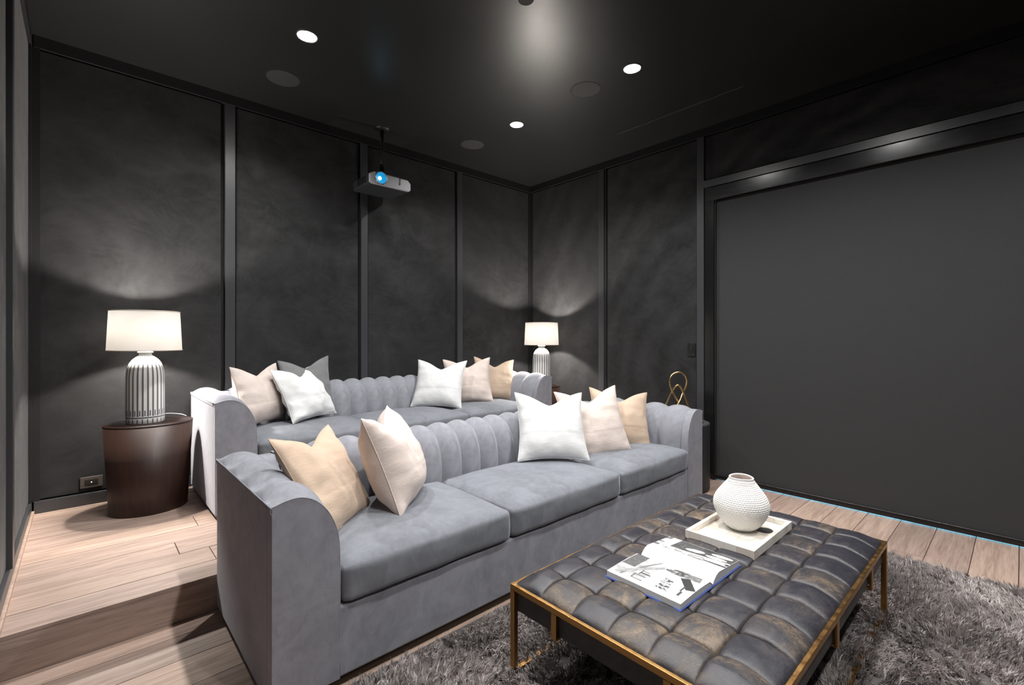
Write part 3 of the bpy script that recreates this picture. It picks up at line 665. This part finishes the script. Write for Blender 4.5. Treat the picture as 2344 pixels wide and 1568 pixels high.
# ------------------------------------------------------------------ open book
bx0, bx1, by0, by1 = 1.474, 1.948, .770, 1.075
BZ = OZ+.032
e = empty('open_book', ((bx0+bx1)/2, (by0+by1)/2, BZ), rz=R(-1.), label='open blue-covered photography book with black and white pages on the ottoman', cat='book')
hw, hh = (bx1-bx0)/2, (by1-by0)/2
box('cover', (-hw-.004, -.008, -hh-.004, hh+.004, 0, .003), M['cover'], e, bevel=.001); box('cover', (.008, hw+.004, -hh-.004, hh+.004, 0, .003), M['cover'], e, bevel=.001)
v, f = extrude_y([(-.010, .0), (.010, .0), (.009, .004), (-.009, .004)], -hh-.004, hh+.004); fixn(mesh('spine', v, f, M['cover'], e))
def pageprofile(s, side):     # s 0 at the gutter, 1 at the fore edge
    if side < 0: return .006+.018*min(1, (s/.10))**.6*(1-.12*s)+.004*math.sin(math.pi*s)
    return .006+.034*(math.sin(min(1, s/.26)*math.pi/2))**.8*(1-.55*s)+.002
def ell(x, y, cx_, cy_, a, b, rot=0): c, s_ = math.cos(rot), math.sin(rot); dx, dy = x-cx_, y-cy_; return ((dx*c+dy*s_)/a)**2+((-dx*s_+dy*c)/b)**2 < 1
def rect(x, y, x0_, x1_, y0_, y1_, rot=0, cx_=0, cy_=0):
    c, s_ = math.cos(rot), math.sin(rot); dx, dy = x-cx_, y-cy_; X, Y = dx*c+dy*s_, -dx*s_+dy*c; return x0_ < X < x1_ and y0_ < Y < y1_
def print_left(s, q):     # s: 0 fore edge -> 1 gutter ; q: 0 near edge -> 1 far edge ; grey value of the print
    g = .66
    n1 = nz(s*6, q*6, 1.); n2 = nz(s*22, q*22, 4.); n3 = nz(s*9+q*5, q*34, 2.)
    if q > .56 and s < .8: g = .46-.22*n1+.1*n2
    if ell(s, q, .30, .30, .28, .2): g = .72
    if rect(s, q, .42, .97, .80, .99): g = .10+.10*max(0, n2)
    if rect(s, q, -.55, .35, -.012, .012, -.28, .62, .70): g = .12
    if rect(s, q, -.6, .35, -.05, .02, -.55, .62, .62): g = .30+.15*n3
    if ell(s, q, .82, .30, .20, .23): g = .74+.10*n1
    if ell(s, q, .88, .12, .10, .20, .3): g = .70+.15*n1
    if rect(s, q, -.10, .10, -.20, .16, .15, .80, .27): g = .16+.35*max(0, n2)
    if ell(s, q, .80, .33, .08, .10): g = .06+.7*max(0, n2)
    if ell(s, q, .76, .44, .05, .07): g = .10+.5*max(0, n2)
    if rect(s, q, -.24, .10, -.045, .075, .55, .62, .16): g = .03
    for (a, b, c, d, ro) in ((.16, .30, .10, .13, .5), (.30, .46, .12, .14, .4), (.12, .14, .56, .72, 0), (.14, .24, .70, .72, 0), (.24, .26, .56, .72, 0), (.28, .44, .66, .68, 0), (.33, .36, .54, .68, 0), (.40, .42, .58, .68, 0)):
        if rect(s, q, a, b, c, d): g = .05
    for k_, (a, b) in enumerate(((.14, .20), (.22, .30), (.33, .36), (.38, .46), (.46, .49))):
        if rect(s, q, a, b, .24+.012*k_, .40-.02*(k_ % 2)) and nz(s*60, q*26, 9.) > -.12: g = .06
    if rect(s, q, .02, .5, .985, .999): g = .35
    return max(.02, min(.88, g))
def print_right(s, q):    # s: 0 gutter -> 1 fore edge
    g = .66
    n1 = nz(s*6+7, q*6, 1.); n2 = nz(s*24+7, q*20, 4.); n3 = nz(s*40, q*7, 2.)
    if s > .46: g = .58-.2*n1
    if rect(s, q, .55, 1., .34, .80): g = .07+.14*max(0, n2)
    if rect(s, q, .44, 1., .0, .44): g = .06+.04*n1
    if rect(s, q, .40, .56, .30, .50): g = .05 if n3 > -.1 else .5
    for k_, (cy_, a) in enumerate(((.10, .10), (.20, .12), (.12, .14))):
        if ell(s, q, .56+.15*k_, .18+.03*(k_ % 2), .062, .14, .1): g = .55+.3*n2
    if ell(s, q, .72, .50, .07, .13, .4): g = .60+.35*n2
    if rect(s, q, -.02, .02, -.5, .4, .20, .55, .5) or rect(s, q, -.012, .012, -.5, .4, .10, .47, .5): g = .85
    for (a, b, c, d) in ((.40, .42, .52, .86), (.36, .46, .80, .82), (.37, .44, .66, .68), (.44, .46, .58, .74), (.48, .50, .60, .90)):
        if rect(s, q, a, b, c, d) and nz(s*50, q*22, 3.) > -.15: g = .05
    if s < .36: g = .70
    if q > .93 and s > .4: g = .15 if n1 > 0 else .6
    return max(.02, min(.88, g))
for side in (-1, 1):
    na_, nq = 110, 130; P = np.zeros((na_, nq, 3)); cols = np.ones((na_*nq, 4))
    for a in range(na_):
        s = a/(na_-1)
        for b in range(nq):
            q = b/(nq-1); P[a, b] = (side*(.002+(hw-.006-.002)*s), -hh+2*hh*q, pageprofile(s, side))
            gval = print_left(1-s, q) if side < 0 else print_right(s, q); cols[a*nq+b, :3] = gval
    V, F = gridvf(P); F = F if side > 0 else [f[::-1] for f in F]
    me = bpy.data.meshes.new('printed_page'); me.from_pydata(V, [], F); me.update()
    at = me.attributes.new('print', 'FLOAT_COLOR', 'POINT'); at.data.foreach_set('color', cols.ravel())
    from_me('printed_page', me, M['print'], e)
    n = 24; poly = [(side*(.002+(hw-.008)*k_/(n-1)), pageprofile(k_/(n-1), side)-.0008) for k_ in range(n)]
    poly = [(side*.002, .003)]+poly+[(side*(hw-.004), .003)]
    fixn(mesh('page_block', *extrude_y(poly, -hh+.0015, hh-.0015), M['pages'], e, smooth=False))

# ------------------------------------------------------------------ projector on its ceiling mount
e = empty('projector', (2.05, 4.03, 2.66), label='silver projector with a glowing lens hanging from a ceiling pole', cat='projector')
poly = [(-.205, .012), (-.185, 0), (.185, 0), (.205, .014), (.205, .075), (.175, .104), (-.16, .110), (-.205, .085)]
def exq(poly, y0, y1): return extrude_y(poly, y0, y1)
fixn(mesh('body', *exq(poly, -.150, .170), M['proj_dark'], e, bevel=.006))
fixn(mesh('front_panel', *exq([(a*.995, z) for a, z in poly], -.172, -.148), M['proj'], e, bevel=.008, seg=3))
def ringy(prof, n=40): # lathe about the Y axis
    V, F = lathe(prof, n, cap=False); return [(x, -z, y) for x, y, z in V], F
lx, lz = -.098, .062
def lens_part(name, prof, m):
    V, F = ringy(prof); return fixn(mesh(name, V, F, m, e, loc=(lx, -.172, lz)))
lr_ = lens_part('lens_ring', [(.040, -.004), (.058, -.004), (.060, .006), (.056, .012), (.050, .012), (.046, .002), (.040, -.002)], M['chrome'])
lens_part('lens_barrel', [(.050, .0115), (.046, .006), (.030, .003), (.0005, .002)], M['lensblue'])
V, F = ringy([(.0005, .010), (.011, .009), (.016, .005), (.016, .001)]); fixn(mesh('lens_glow', V, F, M['lensglow'], lr_, loc=(-.012, 0, -.004)))
box('front_foot', (.085, .093, -.178, -.168, .040, .052), M['proj_dark'], e); mesh('cable_loop', *tube([(.089, -.175, .045), (.090, -.178, .08), (.091, -.172, .112)], .0025, 6), M['proj_dark'], e)
for k_ in range(6): box('vent_slat', (-.2065, -.200, -.10+.03*k_, -.085+.03*k_, .02, .08), M['gloss'], e)
for x_ in (-.12, .10): box('bracket_arm', (x_-.012, x_+.012, -.07, .07, .105, .122), M['blackmetal'], e)
box('mount_plate', (-.10, .10, -.035, .035, .120, .132), M['blackmetal'], e, bevel=.003); box('mount_head', (-.045, .045, -.04, .04, .130, .165), M['blackmetal'], e, bevel=.004)
mesh('pole', *lathe([(.019, .16), (.019, CE-2.66)], 24), M['blackmetal'], e)
mesh('ceiling_plate', *lathe([(.0001, CE-2.66-.014), (.065, CE-2.66-.014), (.075, CE-2.66-.004), (.075, CE-2.66)], 36, cap=False), M['blackmetal'], e)
mesh('cable', *tube(catmull([(-.055, -.01, CE-2.66-.012), (-.05, -.02, CE-2.66-.05), (-.03, -.02, CE-2.66-.09), (-.019, -.012, CE-2.66-.12)], 6), .0045, 8), M['hem'], e)

# ------------------------------------------------------------------ wall plates
e = empty('wall_outlet', (.040, YB+.005, H1+.113), label='bronze wall plate with a black insert and small white light', cat='outlet')
mesh('plate', *boxvf(-.058, .058, -.010, .002, 0, .074), M['plate'], e, bevel=.003)
box('insert', (-.034, .034, -.013, -.009, .019, .055), M['gloss'], e, bevel=.001); mesh('led', *[[(x, -z-.013, y+.037) for x, y, z in V] if i == 0 else V for i, V in enumerate(lathe([(.0001, .0), (.004, 0), (.004, .002), (.0001, .002)], 12, cap=False))], M['led'], e)
e = empty('wall_switch', (XR+.006, 2.120, 1.122), label='black wall switch plate beside the shade frame', cat='switch')
mesh('plate', *boxvf(-.008, .002, -.038, .038, 0, .128), M['gloss'], e, bevel=.003); box('rocker', (-.013, -.007, -.017, .017, .03, .098), M['blackmetal'], e, bevel=.003)

# ------------------------------------------------------------------ shag rug
RX0, RX1, RY0, RY1 = .60, 3.525, -.75, 1.685
e = empty('shag_rug', ((RX0+RX1)/2, (RY0+RY1)/2, 0), label='deep grey shag rug under the tufted ottoman', cat='rug')
mt = NT('rug_backing', .95, 0, (.10, .088, .085)); box('backing', (RX0-e.location.x, RX1-e.location.x, RY0-e.location.y, RY1-e.location.y, .0005, .012), mt, e)
area = (RX1-RX0)*(RY1-RY0); NTF = int(area*2600); per = 13; NB = NTF*per
tc = np.stack([rng.uniform(RX0+.005, RX1-.005, NTF), rng.uniform(RY0+.005, RY1-.02, NTF)], 1)
def field(x, y, s, o): return np.sin(x*s*1.7+o+np.sin(y*s*1.3+o*2)*1.4)*.6+np.sin(y*s*2.1-x*s*.9+o*3)*.4
ang = 2.6*field(tc[:, 0], tc[:, 1], 2.1, .7)+1.2*field(tc[:, 0], tc[:, 1], 7.3, 2.)+rng.normal(0, .7, NTF)-.6
lean = .55+.35*field(tc[:, 0], tc[:, 1], 3.9, 4.)+rng.normal(0, .2, NTF)
tone = .5+.26*field(tc[:, 0], tc[:, 1], 3.1, 1.3)+.14*field(tc[:, 0], tc[:, 1], 9.7, 5.)+rng.normal(0, .13, NTF)
ti_ = np.repeat(np.arange(NTF), per)
base = tc[ti_]+rng.normal(0, .0055, (NB, 2)); base[:, 0] = np.clip(base[:, 0], RX0+.003, RX1-.003); base[:, 1] = np.clip(base[:, 1], RY0+.003, RY1-.014)
a_ = ang[ti_]+rng.normal(0, .45, NB); ln = np.clip(lean[ti_]+rng.normal(0, .25, NB), .05, 1.3); Lh = rng.uniform(.024, .042, NB)
dirx, diry = np.cos(a_), np.sin(a_); wdt = rng.uniform(.0014, .0027, NB); pa = rng.uniform(0, 2*np.pi, NB); wx, wy = np.cos(pa)*wdt, np.sin(pa)*wdt
def lev(fr, hz_): # bending blade
    off = Lh*np.sin(ln*fr)*fr; hh_ = Lh*np.cos(ln*fr*.9)*fr; return base[:, 0]+dirx*off, base[:, 1]+diry*off, .010+hh_
V = np.zeros((NB, 5, 3), np.float32)
for i_, (fr, ws) in enumerate(((0, 1.), (.55, .9))):
    X, Y, Z = lev(fr, 0); V[:, 2*i_] = np.stack([X-wx*ws, Y-wy*ws, Z], 1); V[:, 2*i_+1] = np.stack([X+wx*ws, Y+wy*ws, Z], 1)
X, Y, Z = lev(1., 0); V[:, 4] = np.stack([X, Y, Z], 1)
V[:, :, 0] -= e.location.x; V[:, :, 1] -= e.location.y
k0 = (np.arange(NB)*5)[:, None]; tri = (k0+np.array([[0, 1, 3, 0, 3, 2, 2, 3, 4]])).reshape(-1).astype(np.int32)
me = bpy.data.meshes.new('pile'); me.vertices.add(NB*5); me.vertices.foreach_set('co', V.reshape(-1)); nt_ = NB*3
me.loops.add(nt_*3); me.loops.foreach_set('vertex_index', tri); me.polygons.add(nt_); me.polygons.foreach_set('loop_start', np.arange(0, nt_*3, 3, dtype=np.int32))
at = me.attributes.new('tone', 'FLOAT', 'POINT'); at.data.foreach_set('value', np.repeat(np.clip(tone[ti_]+rng.normal(0, .1, NB), 0, 1), 5).astype(np.float32)); me.update(); me.validate()
mt = NT('grey_shag', .55); aa = mt.n('Attribute', attribute_name='tone'); mt.col(mt.ramp(aa.outputs['Fac'], [(.08, (.12, .100, .094)), (.5, (.33, .288, .274)), (.92, (.62, .555, .535))])); mt.b.inputs['Sheen Weight'].default_value = .3
o = from_me('pile', me, mt, e, smooth=True); o['kind'] = 'stuff'
